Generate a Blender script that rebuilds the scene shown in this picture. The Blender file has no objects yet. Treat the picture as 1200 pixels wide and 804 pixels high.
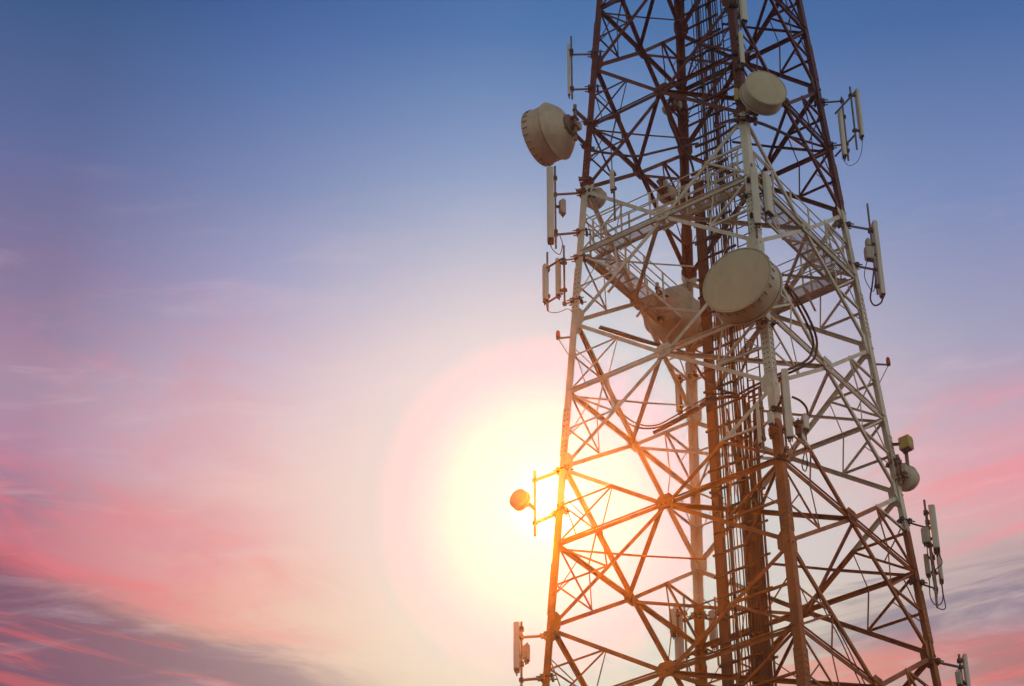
import bpy, math, random
from mathutils import Vector, Matrix
random.seed(7)
S = bpy.context.scene
COL = S.collection
R = math.radians

# ------------------------------------------------------------------ camera
EYE = Vector((0, 0, 1.6))
FPX = 2704.4                                     # focal length for a 1200 px wide frame
FW = Vector((-0.09115981, 0.80107469, 0.59158197))
RT = Vector((0.99375583, 0.11155749, 0.00207023))
UP = Vector((0.06433699, -0.58807675, 0.8062422))
cam = bpy.data.cameras.new('camera')
cam.sensor_width = 36; cam.sensor_fit = 'HORIZONTAL'; cam.lens = FPX / 1200 * 36
cam.clip_start = 0.1; cam.clip_end = 6000
co = bpy.data.objects.new('camera', cam); COL.objects.link(co)
m = Matrix((RT, UP, -FW)).transposed().to_4x4(); m.translation = EYE
co.matrix_world = m
S.camera = co

def at(px, py, dep):                             # photo pixel + real distance -> point in the world
    return EYE + (FW + RT * ((px - 600) / FPX) - UP * ((py - 402) / FPX)) * dep
def depth(P): return (P - EYE).dot(FW)
def proj(P):
    v = P - EYE; d = v.dot(FW)
    return 600 + FPX * v.dot(RT) / d, 402 - FPX * v.dot(UP) / d
def rise(P, py):                                 # height h so that P + h*z is seen at row py
    b = P - EYE; k = -(py - 402) / FPX
    return (k * b.dot(FW) - b.dot(UP)) / (UP.z - k * FW.z)

# ------------------------------------------------------------------ tower geometry
DIST = 49.4003; TH = 0.25472; APEX = 88.88483 + 1.6; ZR = 34.03579 + 1.6
STEP = 4.5936; H3 = ZR
ANG = {'N': -90, 'R': 0, 'B': 90, 'L': 180}
FACES = ['LN', 'NR', 'RB', 'BL']
def half(z): return 4.24 * (APEX - z) / (APEX - ZR)
def leg(l, z):
    a = R(ANG[l]) + TH; r = half(z)
    return Vector((r * math.cos(a), DIST + r * math.sin(a), z))
def mid(a, b, t=.5): return a + (b - a) * t
def fnode(f, z): return mid(leg(f[0], z), leg(f[1], z))
def axis(z): return Vector((0, DIST, z))
def leg_z(l, py):
    lo, hi = 10, 60
    for _ in range(50):
        m_ = (lo + hi) / 2
        if proj(leg(l, m_))[1] > py: lo = m_
        else: hi = m_
    return lo
def leg_dep(l, py): return depth(leg(l, leg_z(l, py)))
LEVELS = [H3 + (3 - k) * STEP for k in range(-1, 11)]        # face crossings; leg joints half a step away
LEVELS = [z for z in LEVELS if z > 2.5]

# ------------------------------------------------------------------ materials
def mat(name, base, rough=.6, metal=0., var=.25, scale=6., base2=None, dirt=None, dirt_amt=.5, dirt_scale=2.2, stretch=1.):
    M = bpy.data.materials.new(name); M.use_nodes = True
    nt = M.node_tree; N = nt.nodes; Lk = nt.links
    bs = N['Principled BSDF']; bs.inputs['Roughness'].default_value = rough; bs.inputs['Metallic'].default_value = metal
    geo = N.new('ShaderNodeNewGeometry')
    mp = N.new('ShaderNodeMapping'); mp.inputs['Scale'].default_value = (1, 1, stretch); Lk.new(geo.outputs['Position'], mp.inputs['Vector'])
    n1 = N.new('ShaderNodeTexNoise'); n1.inputs['Scale'].default_value = scale; n1.inputs['Detail'].default_value = 6; n1.inputs['Roughness'].default_value = .65
    Lk.new(mp.outputs[0], n1.inputs['Vector'])
    mx = N.new('ShaderNodeMix'); mx.data_type = 'RGBA'
    b2 = base2 or tuple(c * (1 - var) for c in base)
    mx.inputs[6].default_value = (*base, 1); mx.inputs[7].default_value = (*b2, 1)
    rp = N.new('ShaderNodeMapRange'); rp.inputs[1].default_value = .35; rp.inputs[2].default_value = .68
    Lk.new(n1.outputs[0], rp.inputs[0]); Lk.new(rp.outputs[0], mx.inputs[0])
    out = mx.outputs[2]
    if dirt:
        n2 = N.new('ShaderNodeTexNoise'); n2.inputs['Scale'].default_value = dirt_scale; n2.inputs['Detail'].default_value = 8; n2.inputs['Roughness'].default_value = .7
        Lk.new(mp.outputs[0], n2.inputs['Vector'])
        r2 = N.new('ShaderNodeMapRange'); r2.inputs[1].default_value = .5; r2.inputs[2].default_value = .72; r2.inputs[4].default_value = dirt_amt
        Lk.new(n2.outputs[0], r2.inputs[0])
        m2 = N.new('ShaderNodeMix'); m2.data_type = 'RGBA'; m2.inputs[7].default_value = (*dirt, 1)
        Lk.new(r2.outputs[0], m2.inputs[0]); Lk.new(out, m2.inputs[6]); out = m2.outputs[2]
    bm_ = N.new('ShaderNodeBump'); bm_.inputs['Strength'].default_value = .15; bm_.inputs['Distance'].default_value = .01
    Lk.new(n1.outputs[0], bm_.inputs['Height']); Lk.new(bm_.outputs[0], bs.inputs['Normal'])
    M['out'] = 1
    Lk.new(out, bs.inputs['Base Color'])
    return M

Z_TOP = H3 + 1.5 * STEP          # red above this height
Z_LOW = H3 - .75 * STEP          # red again below this height
def tower_paint():
    """aviation bands: red-orange / white / red-orange, by height above ground"""
    M = mat('banded_tower_paint', (.085, .008, .004), .55, var=.45, scale=3.5, base2=(.075, .018, .006))
    nt = M.node_tree; N = nt.nodes; Lk = nt.links
    bs = N['Principled BSDF']; red = bs.inputs['Base Color'].links[0].from_socket
    geo = N.new('ShaderNodeNewGeometry')
    nz = N.new('ShaderNodeTexNoise'); nz.inputs['Scale'].default_value = 2.4; nz.inputs['Detail'].default_value = 8; nz.inputs['Roughness'].default_value = .72
    mp = N.new('ShaderNodeMapping'); mp.inputs['Scale'].default_value = (1, 1, .35)
    Lk.new(geo.outputs['Position'], mp.inputs['Vector']); Lk.new(mp.outputs[0], nz.inputs['Vector'])
    wr = N.new('ShaderNodeValToRGB'); e = wr.color_ramp.elements
    e[0].position = .36; e[0].color = (.66, .66, .62, 1)
    e[1].position = .60; e[1].color = (.52, .50, .44, 1)
    x = e.new(.72); x.color = (.36, .28, .17, 1)
    Lk.new(nz.outputs[0], wr.inputs[0])
    sp = N.new('ShaderNodeSeparateXYZ'); Lk.new(geo.outputs['Position'], sp.inputs[0])
    a = N.new('ShaderNodeMath'); a.operation = 'SUBTRACT'; a.inputs[1].default_value = (Z_TOP + Z_LOW) / 2; Lk.new(sp.outputs[2], a.inputs[0])
    b = N.new('ShaderNodeMath'); b.operation = 'ABSOLUTE'; Lk.new(a.outputs[0], b.inputs[0])
    w = N.new('ShaderNodeMath'); w.operation = 'MULTIPLY_ADD'; w.inputs[1].default_value = .05; Lk.new(nz.outputs[0], w.inputs[0]); Lk.new(b.outputs[0], w.inputs[2])
    c = N.new('ShaderNodeMath'); c.operation = 'LESS_THAN'; c.inputs[1].default_value = (Z_TOP - Z_LOW) / 2 + .025; Lk.new(w.outputs[0], c.inputs[0])
    mx = N.new('ShaderNodeMix'); mx.data_type = 'RGBA'
    lb = N.new('ShaderNodeMath'); lb.operation = 'LESS_THAN'; lb.inputs[1].default_value = Z_LOW + 1; Lk.new(sp.outputs[2], lb.inputs[0])
    oc = N.new('ShaderNodeValToRGB'); q = oc.color_ramp.elements           # lower red-orange band, with the sun's warm flare put into its colour
    q[0].position = .38; q[0].color = (.37, .10, .005, 1); q[1].position = .64; q[1].color = (.18, .042, .007, 1)
    Lk.new(nz.outputs[0], oc.inputs[0])
    lm = N.new('ShaderNodeMix'); lm.data_type = 'RGBA'; Lk.new(lb.outputs[0], lm.inputs[0]); Lk.new(red, lm.inputs[6]); Lk.new(oc.outputs[0], lm.inputs[7]); red = lm.outputs[2]
    Lk.new(c.outputs[0], mx.inputs[0]); Lk.new(red, mx.inputs[6]); Lk.new(wr.outputs[0], mx.inputs[7])
    Lk.new(mx.outputs[2], bs.inputs['Base Color'])
    return M
MT = {
 'paint': tower_paint(),
 'cream': mat('weathered_cream_fibreglass', (.53, .51, .44), .5, var=.16, scale=4, dirt=(.24, .19, .12), dirt_amt=.55, dirt_scale=1.6),
 'radome': mat('cream_radome_fabric', (.53, .49, .38), .7, var=.16, scale=2.2, dirt=(.30, .25, .17), dirt_amt=.5, dirt_scale=1.3, stretch=.45),
 'white': mat('white_radome_plastic', (.60, .60, .57), .45, var=.12, scale=5, dirt=(.40, .35, .27), dirt_amt=.45, dirt_scale=1.8, stretch=.4),
 'grey': mat('grey_equipment_paint', (.40, .40, .36), .5, var=.2, scale=7, dirt=(.2, .17, .12), dirt_amt=.5),
 'yellow': mat('faded_yellow_paint', (.52, .40, .11), .55, var=.2, scale=6, dirt=(.25, .18, .06), dirt_amt=.5),
 'galv': mat('dull_galvanised_steel', (.17, .165, .15), .5, metal=.3, var=.35, scale=9, dirt=(.14, .07, .03), dirt_amt=.6),
 'dark': mat('dark_steel', (.035, .033, .03), .6, var=.3, scale=8),
 'rubber': mat('black_cable_sheath', (.022, .02, .02), .55, var=.3, scale=8),
 'rust': mat('red_brown_painted_steel', (.085, .016, .006), .6, var=.4, scale=4, base2=(.05, .014, .006)),
 'browncable': mat('brown_painted_cable', (.04, .012, .005), .6, var=.4, scale=5),
 'deck': mat('pale_deck_planks', (.74, .71, .62), .7, var=.22, scale=5, dirt=(.33, .27, .18), dirt_amt=.6),
 'ladder': mat('dark_brown_ladder_paint', (.035, .013, .008), .6, var=.4, scale=4),
 'red': mat('red_lamp_glass', (.42, .02, .015), .25, var=.15, scale=5),
 'ground': mat('dry_grass_ground', (.17, .15, .105), .95, base2=(.12, .12, .075), scale=.25, dirt=(.16, .16, .08), dirt_amt=.5, dirt_scale=.05),
}

# ------------------------------------------------------------------ mesh helpers
class MB:
    def __init__(s): s.v = []; s.f = []; s.mi = []; s.sm = []
    def add(s, vs, fs, mi=0, smooth=False):
        o = len(s.v); s.v += [tuple(v) for v in vs]
        for f in fs: s.f.append(tuple(i + o for i in f)); s.mi.append(mi); s.sm.append(smooth)
    def box(s, c, ax, ay, az, mi=0, bev=0.):
        """centre + three half-extent vectors; corners chamfered when bev > 0"""
        c = Vector(c)
        if bev <= 0:
            vs = [c + ax * i + ay * j + az * k for i in (-1, 1) for j in (-1, 1) for k in (-1, 1)]
            s.add(vs, [(0, 1, 3, 2), (4, 6, 7, 5), (0, 4, 5, 1), (2, 3, 7, 6), (0, 2, 6, 4), (1, 5, 7, 3)], mi); return
        lx, ly, lz = ax.length, ay.length, az.length
        fx, fy, fz = [max(0, 1 - bev / l) for l in (lx, ly, lz)]
        vs = []; idx = {}
        for i in (-1, 1):
            for j in (-1, 1):
                for k in (-1, 1):
                    for t, (x, y, z) in enumerate(((i, j * fy, k * fz), (i * fx, j, k * fz), (i * fx, j * fy, k))):
                        idx[i, j, k, t] = len(vs); vs.append(c + ax * x + ay * y + az * z)
        F = []
        for i in (-1, 1):
            F.append([idx[i, j, k, 0] for j, k in ((-1, -1), (1, -1), (1, 1), (-1, 1))])
            F.append([idx[j, i, k, 1] for j, k in ((-1, -1), (1, -1), (1, 1), (-1, 1))])
            F.append([idx[j, k, i, 2] for j, k in ((-1, -1), (1, -1), (1, 1), (-1, 1))])
        for a in (-1, 1):
            for b in (-1, 1):
                F.append([idx[a, b, -1, 0], idx[a, b, -1, 1], idx[a, b, 1, 1], idx[a, b, 1, 0]])
                F.append([idx[a, -1, b, 0], idx[a, -1, b, 2], idx[a, 1, b, 2], idx[a, 1, b, 0]])
                F.append([idx[-1, a, b, 1], idx[-1, a, b, 2], idx[1, a, b, 2], idx[1, a, b, 1]])
                for k in (-1, 1): F.append([idx[a, b, k, t] for t in (0, 1, 2)])
        s.add(vs, F, mi)
    def angle(s, p, q, d1, d2, w, t, w2=None, mi=0):
        """an L-section bar from p to q, its flanges running along d1 and d2"""
        w2 = w2 or w
        e = (q - p).normalized()
        d1 = (d1 - e * d1.dot(e)).normalized(); d2 = (d2 - e * d2.dot(e) - d1 * d2.dot(d1)); d2.normalize()
        pr = [Vector(), d1 * w, d1 * w + d2 * t, d1 * t + d2 * t, d1 * t + d2 * w2, d2 * w2]
        vs = [p + x for x in pr] + [q + x for x in pr]
        fs = [(i, (i + 1) % 6, (i + 1) % 6 + 6, i + 6) for i in range(6)]
        fs += [(0, 3, 2, 1), (0, 5, 4, 3), (6, 7, 8, 9), (6, 9, 10, 11)]
        s.add(vs, fs, mi)
    def bar(s, p, q, w, h, up=Vector((0, 0, 1)), mi=0):
        e = (q - p); l = e.length; e = e / l
        a = e.cross(up)
        if a.length < 1e-3: a = e.cross(Vector((1, 0, 0)))
        a.normalize(); b = a.cross(e)
        s.box((p + q) / 2, e * l / 2, a * w / 2, b * h / 2, mi)
    def tube(s, pts, r, n=8, mi=0, caps=True):
        pts = [Vector(p) for p in pts]
        ref = Vector((.31, .17, .93)).normalized(); rings = []
        for i, p in enumerate(pts):
            e = (pts[min(i + 1, len(pts) - 1)] - pts[max(i - 1, 0)]).normalized()
            if abs(e.dot(ref)) > .97: ref = Vector((.9, -.3, .1)).normalized()
            a = e.cross(ref).normalized(); b = a.cross(e); ref = b.cross(e).cross(e) * 0 + ref
            rings.append([p + (a * math.cos(2 * math.pi * k / n) + b * math.sin(2 * math.pi * k / n)) * r for k in range(n)])
        vs = [v for rg in rings for v in rg]; fs = []
        for i in range(len(pts) - 1):
            for k in range(n): fs.append((i * n + k, i * n + (k + 1) % n, (i + 1) * n + (k + 1) % n, (i + 1) * n + k))
        s.add(vs, fs, mi, True)
        if caps: s.add(rings[0], [tuple(range(n))], mi); s.add(rings[-1], [tuple(range(n))], mi)
    def lathe(s, c, a, prof, n=48, mi=0, cap0=False, cap1=False):
        """profile [(radius, distance along a)] turned round the axis a through c"""
        a = a.normalized(); x = a.cross(Vector((0, 0, 1)))
        x = x.normalized() if x.length > .01 else Vector((1, 0, 0)); y = x.cross(a)
        rings = [[c + a * d + (x * math.cos(2 * math.pi * k / n) + y * math.sin(2 * math.pi * k / n)) * r for k in range(n)] for r, d in prof]
        vs = [v for rg in rings for v in rg]; fs = []
        for i in range(len(prof) - 1):
            for k in range(n): fs.append((i * n + k, i * n + (k + 1) % n, (i + 1) * n + (k + 1) % n, (i + 1) * n + k))
        s.add(vs, fs, mi, True)
        if cap0: s.add(rings[0], [tuple(range(n))], mi)
        if cap1: s.add(rings[-1], [tuple(range(n))], mi)
    def build(s, name, mats, parent=None):
        me = bpy.data.meshes.new(name)
        if not isinstance(mats, (list, tuple)): mats = [mats]
        o = bpy.data.objects.new(name, me); COL.objects.link(o)
        org = Vector()
        if parent is not None:
            p = parent; 
            while p is not None: org += p.location; p = p.parent
        me.from_pydata([tuple(Vector(v) - org) for v in s.v], [], s.f)
        for m_ in mats: me.materials.append(m_)
        for pl, mi, sm in zip(me.polygons, s.mi, s.sm): pl.material_index = mi; pl.use_smooth = sm
        import bmesh
        b = bmesh.new(); b.from_mesh(me); bmesh.ops.recalc_face_normals(b, faces=b.faces); b.to_mesh(me); b.free()
        if any(s.sm): me.set_sharp_from_angle(angle=R(34))
        if parent is not None: o.parent = parent
        return o
def tag(o, label, cat, group=None, kind=None):
    if label: o['label'] = label
    if cat: o['category'] = cat
    if group: o['group'] = group
    if kind: o['kind'] = kind
    return o
def thing(name, loc, label, cat, group=None):
    o = bpy.data.objects.new(name, None); COL.objects.link(o); o.location = loc; o.empty_display_size = .2
    return tag(o, label, cat, group)
def smooth_path(P, n=8):
    P = [Vector(p) for p in P]; P = [P[0] * 2 - P[1]] + P + [P[-1] * 2 - P[-2]]; out = []
    for i in range(1, len(P) - 2):
        for k in range(n):
            t = k / n
            a, b, c, d = P[i - 1], P[i], P[i + 1], P[i + 2]
            out.append(.5 * ((2 * b) + (c - a) * t + (2 * a - 5 * b + 4 * c - d) * t * t + (3 * b - a - 3 * c + d) * t ** 3))
    out.append(P[-2]); return out
ZV = Vector((0, 0, 1))
def hz(az): a = R(az); return Vector((math.sin(a), math.cos(a), 0))

# ------------------------------------------------------------------ the lattice tower
T = thing('lattice_tower', (0, DIST, 0), 'tall four legged lattice tower painted in red and white bands carrying every antenna', 'tower')
PA = MT['paint']
def inward(f):
    c = fnode(f, H3); d = axis(H3) - c; d.z = 0; return d.normalized()
def along(f): return (leg(f[1], H3) - leg(f[0], H3)).normalized()
NB = {'L': 'NB', 'N': 'LR', 'R': 'NB', 'B': 'LR'}
JOINTS = [z + STEP / 2 for z in LEVELS]
ZTOP = max(JOINTS) + .15
for l in 'LNRB':
    d1 = (leg(NB[l][0], H3) - leg(l, H3)).normalized(); d2 = (leg(NB[l][1], H3) - leg(l, H3)).normalized()
    b = MB(); out = -(d1 + d2).normalized() * .012
    p, q = leg(l, 0), leg(l, ZTOP)
    b.angle(p + out, q + out, d1, d2, .205, .028)
    lo = b.build('leg', PA, T)
    for z in JOINTS:
        if z < 24 or z > 56: continue
        sp = MB(); z0, z1 = z + .30, z + 1.75
        o2 = -(d1 + d2).normalized() * .030
        sp.angle(leg(l, z0) + o2, leg(l, z1) + o2, d1, d2, .235, .018)
        for i in range(9):                       # bolt rows down both flanges
            zz = z0 + .09 + i * (z1 - z0 - .18) / 8
            for d, oth in ((d1, d2), (d2, d1)):
                for w in (.075, .165):
                    c = leg(l, zz) + o2 + d * w - oth * .008
                    sp.box(c, d * .013, ZV * .013, oth * .012, 1)
        sp.build('splice_plate', [PA, MT['galv']], lo)

thin = []                                        # light secondary members, sorted by size in the picture later
for f in FACES:
    n = inward(f); a = along(f)
    for z in LEVELS:
        c = fnode(f, z)
        zu, zl = z + STEP / 2, z - STEP / 2
        off = n * .035
        vis = z > 22
        for (u, lw) in ((0, 1), (1, 0)):         # a crossing pair of braces meeting at the face plate
            pu, pl = leg(f[u], zu) + off * (1 + .9 * u), leg(f[lw], zl) + off * (1 + .9 * u)
            cc = c + off * (1 + .9 * u)
            b = MB()
            for p, q in ((pu, cc), (cc, pl)):
                e = (q - p).normalized(); side = e.cross(n); side = side if side.z < 0 else -side
                b.angle(p, q, side, n, .105, .016)
            b.build('diagonal_brace', PA, T)
        b = MB(); p, q = leg(f[0], z) + n * .03, leg(f[1], z) + n * .03
        b.angle(p + a * .1, q - a * .1, -ZV, n, .105, .014); 
        b.angle(p + a * .1 - n * .012, q - a * .1 - n * .012, ZV * 1., -n, .05, .012)
        b.build('horizontal_beam', PA, T)
        if vis:
            g = MB()
            e1 = (leg(f[0], zu) - c).normalized(); e2 = (leg(f[1], zu) - c).normalized()
            hs = .19
            pts = [c + a * hs * x + ZV * hs * y for x, y in ((-1.25, .45), (-.8, 1), (.8, 1), (1.25, .45), (1.25, -.45), (.8, -1), (-.8, -1), (-1.25, -.45))]
            o0, o1 = n * .018, n * .0
            vs = [p + o0 for p in pts] + [p + o1 - n * .012 for p in pts]
            g.add(vs, [tuple(range(8)), tuple(range(15, 7, -1))] + [(i, (i + 1) % 8, (i + 1) % 8 + 8, i + 8) for i in range(8)])
            for x in range(-3, 4):
                for y in (-.6, 0, .6):
                    if abs(x) < 3 or y == 0: g.box(c - n * .016 + a * x * .06 + ZV * y * .19, a * .012, ZV * .012, n * .01)
            g.build('face_gusset', PA, T)
            for k in (0, 1):                     # plates at the leg joints
                g = MB(); s_ = a if k == 0 else -a
                c2 = leg(f[k], zu); ed = (leg(f[k], zu + 1) - leg(f[k], zu)).normalized()
                pts = [c2 + s_ * .02 + ed * .34, c2 + s_ * .22 + ed * .34, c2 + s_ * .36 + ed * .16, c2 + s_ * .36 - ed * .16, c2 + s_ * .22 - ed * .34, c2 + s_ * .02 - ed * .34]
                vs = [p + n * .036 for p in pts] + [p + n * .052 for p in pts]
                g.add(vs, [tuple(range(6)), tuple(range(11, 5, -1))] + [(i, (i + 1) % 6, (i + 1) % 6 + 6, i + 6) for i in range(6)])
                g.build('joint_plate', PA, T)
            for k in (0, 1):
                L_ = f[k]; s_ = a if k == 0 else -a
                hL = leg(L_, z); hm = mid(hL, c)
                for sg, zn in ((1, zu), (-1, zl)):
                    M_ = mid(c, leg(L_, zn)); lm = leg(L_, mid(Vector((0, 0, z)), Vector((0, 0, zn))).z)
                    thin.append((M_, lm, n, .056)); thin.append((M_, hL, n, .054))
                    thin.append((M_, mid(hm, c, -.15), n, .03))
                    thin.append((mid(M_, hL, .5), mid(lm, leg(L_, zn), .35), n, .026))
for z in LEVELS:                                 # plan bracing: a square between the four face plates
    if z < 16: continue
    for i, f in enumerate(FACES):
        g = FACES[(i + 1) % 4]
        p, q = fnode(f, z) - ZV * .06, fnode(g, z) - ZV * .06
        b = MB(); e = (q - p).normalized(); b.angle(p, q, e.cross(ZV), -ZV, .095, .014); b.build('plan_brace', PA, T)
        l = f[1]; mm = mid(p, q)
        thin.append((leg(l, z) - ZV * .05, mm, -ZV, .06))
        thin.append((mm, mid(axis(z), mm, .35), -ZV, .05))
def size_seen(t):
    (x0, y0), (x1, y1) = proj(t[0]), proj(t[1])
    k = sum(1 for s_ in range(11) if 0 <= x0 + (x1 - x0) * s_ / 10 <= 1200 and 0 <= y0 + (y1 - y0) * s_ / 10 <= 804) / 11
    return k * math.hypot(x1 - x0, y1 - y0) * t[3]
thin.sort(key=size_seen, reverse=True)
def thin_mesh(b, t):
    p, q, n, w = t; e = (q - p).normalized(); s_ = e.cross(n)
    b.angle(p + n * .055, q + n * .055, s_, n, w, .010)
for t in thin[:100]:
    b = MB(); thin_mesh(b, t); b.build('lattice_brace', PA, T)
b = MB()
for t in thin[100:]: thin_mesh(b, t)
tag(b.build('lattice_brace', PA, T), None, None, kind='stuff')

# ------------------------------------------------------------------ ladders and feeder cables on the tower's axis
LD = along('LN'); LX = inward('LN')              # ladder runs along this face direction
def core(s_, t, z): return axis(z) + LD * s_ + LX * t
cl = thing('cable_ladder', axis(0), 'red brown cable ladder of rails and rungs up the middle of the tower', 'cable ladder')
Z0, Z1 = 8, 56
for s_, w in ((-.15, .07), (.24, .08)):
    b = MB(); b.bar(core(s_, 0, Z0), core(s_, 0, Z1), w, w, up=LD); b.build('rail', MT['ladder'], cl)
z = 22.
while z < 55:
    b = MB(); e0, e1 = (-.66, .55) if random.random() < .6 else (-.6, .62)
    b.bar(core(e0, -.07, z), core(e1, -.07, z), .05, .055)
    b.build('rung', MT['ladder'], cl); z += .62
b = MB(); b.bar(core(.80, .02, Z0), core(.80, .02, 36.2), .045, .045, up=LD); edge = b.build('rail', MT['rust'], cl)
z = 22.3
while z < 36:
    b = MB(); b.bar(core(.62, 0, z), core(.93, 0, z), .04, .05); b.build('bracket', MT['rust'], cl); z += .95
# heavy riser (square duct) with flanges
rz = thing('riser_duct', core(-.5, 0, 0), 'broad red brown vertical duct left of the cable rungs inside the tower', 'duct')
b = MB(); b.bar(core(-.5, .02, Z0), core(-.5, .02, 43.4), .235, .16, up=LX); b.build('duct', MT['rust'], rz)
for z in (24.6, 27.3, 30.0, 33., 36., 39., 42.):
    b = MB(); b.bar(core(-.64, .02, z), core(-.36, .02, z), .20, .03, up=ZV); b.build('flange', MT['rust'], rz)
# climbing ladder
cb = thing('climbing_ladder', core(.62, .35, 0), 'thin dark climbing ladder behind the near leg in the upper tower', 'ladder')
for s_ in (.44, .82):
    b = MB(); b.bar(core(s_, .35, 34.5), core(s_, .35, 56), .03, .03, up=LD); b.build('ladder_rail', MT['dark'], cb)
z = 34.8
while z < 55.8:
    b = MB(); b.bar(core(.44, .35, z), core(.82, .35, z), .022, .022); b.build('ladder_rung', MT['dark'], cb); z += .32 if z > 38 else .32
    if z > 54.5: break
# straight feeders
for i in range(11):
    s_ = -.36 + i * .085 + random.uniform(-.02, .02); t = .05 + random.uniform(0, .05); r = random.choice((.014, .018, .022))
    pts = [core(s_ + random.uniform(-.012, .012), t, z) for z in [8 + 1.6 * k for k in range(31)]]
    b = MB(); b.tube(pts, r, 6); o = b.build('feeder_cable', MT['rubber'])
    tag(o, 'thin black feeder cable running straight up the cable ladder inside the tower', 'cable', 'feeder cables on the ladder')
for i in range(13):
    s_ = .19 + i * .0405; top = random.uniform(33.6, 36.3); lean = (s_ - .45) * .55 - .12
    pts = [core(s_, .10 + .012 * (i % 2), z) for z in (8, 14, 20, 24, 27, 29.5, 31.8)]
    pts += [core(s_ + lean * .25 + random.uniform(-.03, .03), .11, 33.2), core(s_ + lean + random.uniform(-.08, .08), .12 + random.uniform(-.1, .1), top + .6)]
    b = MB(); b.tube(smooth_path(pts, 5), .024 + .003 * (i % 3 == 0), 8); o = b.build('waveguide_cable', MT['browncable'])
    tag(o, 'brown waveguide cable packed in the thick bank on the lower cable ladder', 'cable', 'waveguide cables in the thick bank')

# ------------------------------------------------------------------ catwalks at the second level
ZP = H3 + STEP - .02
CW = {'LN': 'white catwalk with handrails along the near left face of the tower',
      'NR': 'white catwalk with handrails along the near right face of the tower',
      'RB': 'white catwalk with handrails on the far right face behind the big dish',
      'BL': 'white plank catwalk with handrails along the far left face of the tower'}
for f in FACES:
    n = inward(f); a = along(f); p0, p1 = leg(f[0], ZP), leg(f[1], ZP)
    root = thing('catwalk', mid(p0, p1), CW[f], 'catwalk', 'catwalks around the tower')
    Lf = (p1 - p0).length; in0 = .14; in1 = {'LN': .52, 'NR': .74, 'RB': .62, 'BL': .66}[f]
    b = MB(); k = 0; planks = {'LN': 8, 'NR': 13, 'RB': 11, 'BL': 12}[f]; wd = (in1 - in0 - .06) / planks
    for j in range(planks):
        o_ = in0 + .03 + wd * (j + .5)
        b.box(mid(p0, p1) + n * o_ + ZV * .05, a * (Lf / 2 - .45), n * wd * (.24 if f == 'BL' else .2), ZV * .006)
    x = .5
    while x < Lf - .4:
        b.box(p0 + a * x + n * (in0 + in1) / 2 + ZV * .015, a * .025, n * (in1 - in0) / 2, ZV * .015); x += .45
    b.build('deck', MT['deck'], root)
    for o_ in (in0, in1):
        b = MB(); b.angle(p0 + a * .3 + n * o_ + ZV * .08, p1 - a * .3 + n * o_ + ZV * .08, -ZV, n if o_ == in0 else -n, .10, .012, .05); b.build('edge_beam', PA, root)
        hr = MB()
        for h in (.42, .74, 1.05):
            hr.tube([p0 + a * .45 + n * o_ + ZV * h, p1 - a * .45 + n * o_ + ZV * h], .019, 6)
        hr.build('handrail', PA, root)
        nn = 6
        for i in range(nn):
            q = p0 + a * (.45 + (Lf - .9) * i / (nn - 1)) + n * o_
            hb = MB(); hb.bar(q + ZV * .05, q + ZV * 1.06, .04, .04, up=a); hb.build('handrail_post', PA, root)
    for i in range(3):                           # knee brackets below the deck
        q = p0 + a * (Lf * (.25 + .25 * i))
        b = MB(); b.bar(q + n * .04 - ZV * .5, q + n * in1 - ZV * .02, .05, .05); b.build('knee_bracket', PA, root)

# ------------------------------------------------------------------ equipment builders
def clamp_arm(root, p, l, z, r=.034, mi='galv', w=.13):
    """pipe arm from p to the tower leg l at height z with a clamp round the leg"""
    q = leg(l, z) - (leg(l, z) - axis(z)).normalized() * .05
    p = Vector((p.x, p.y, z))
    b = MB(); e = (q - p).normalized(); b.tube([p - e * .06, q], r, 8); arm = b.build('bracket_arm', MT[mi], root)
    c = MB(); s_ = e.cross(ZV)
    c.box(q - e * .06, e * .05, s_ * w, ZV * .06, 0, .01); c.box(q + e * .17, e * .03, s_ * w, ZV * .06, 0, .01)
    for k in (-1, 1): c.bar(q - e * .2 + s_ * w * .8 * k, q + e * .28 + s_ * w * .8 * k, .025, .025)
    c.build('clamp', MT['dark'], arm)
    d = MB(); d.box(p, e * .05, s_ * .05, ZV * .05, 0, .01); d.build('clamp', MT['dark'], arm)
def rounded_profile(w, d):
    P = []
    for (cx, cy, a0) in ((w / 2 - d * .35, d * .15, 0), (-w / 2 + d * .35, d * .15, 90)):
        for k in range(5):
            t = R(a0 + 22.5 * k); P.append((cx + d * .35 * math.cos(t), cy + d * .35 * math.sin(t)))
    P += [(-w / 2, -d / 2 + .02), (-w / 2 + .02, -d / 2), (w / 2 - .02, -d / 2), (w / 2, -d / 2 + .02)]
    return P
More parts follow.
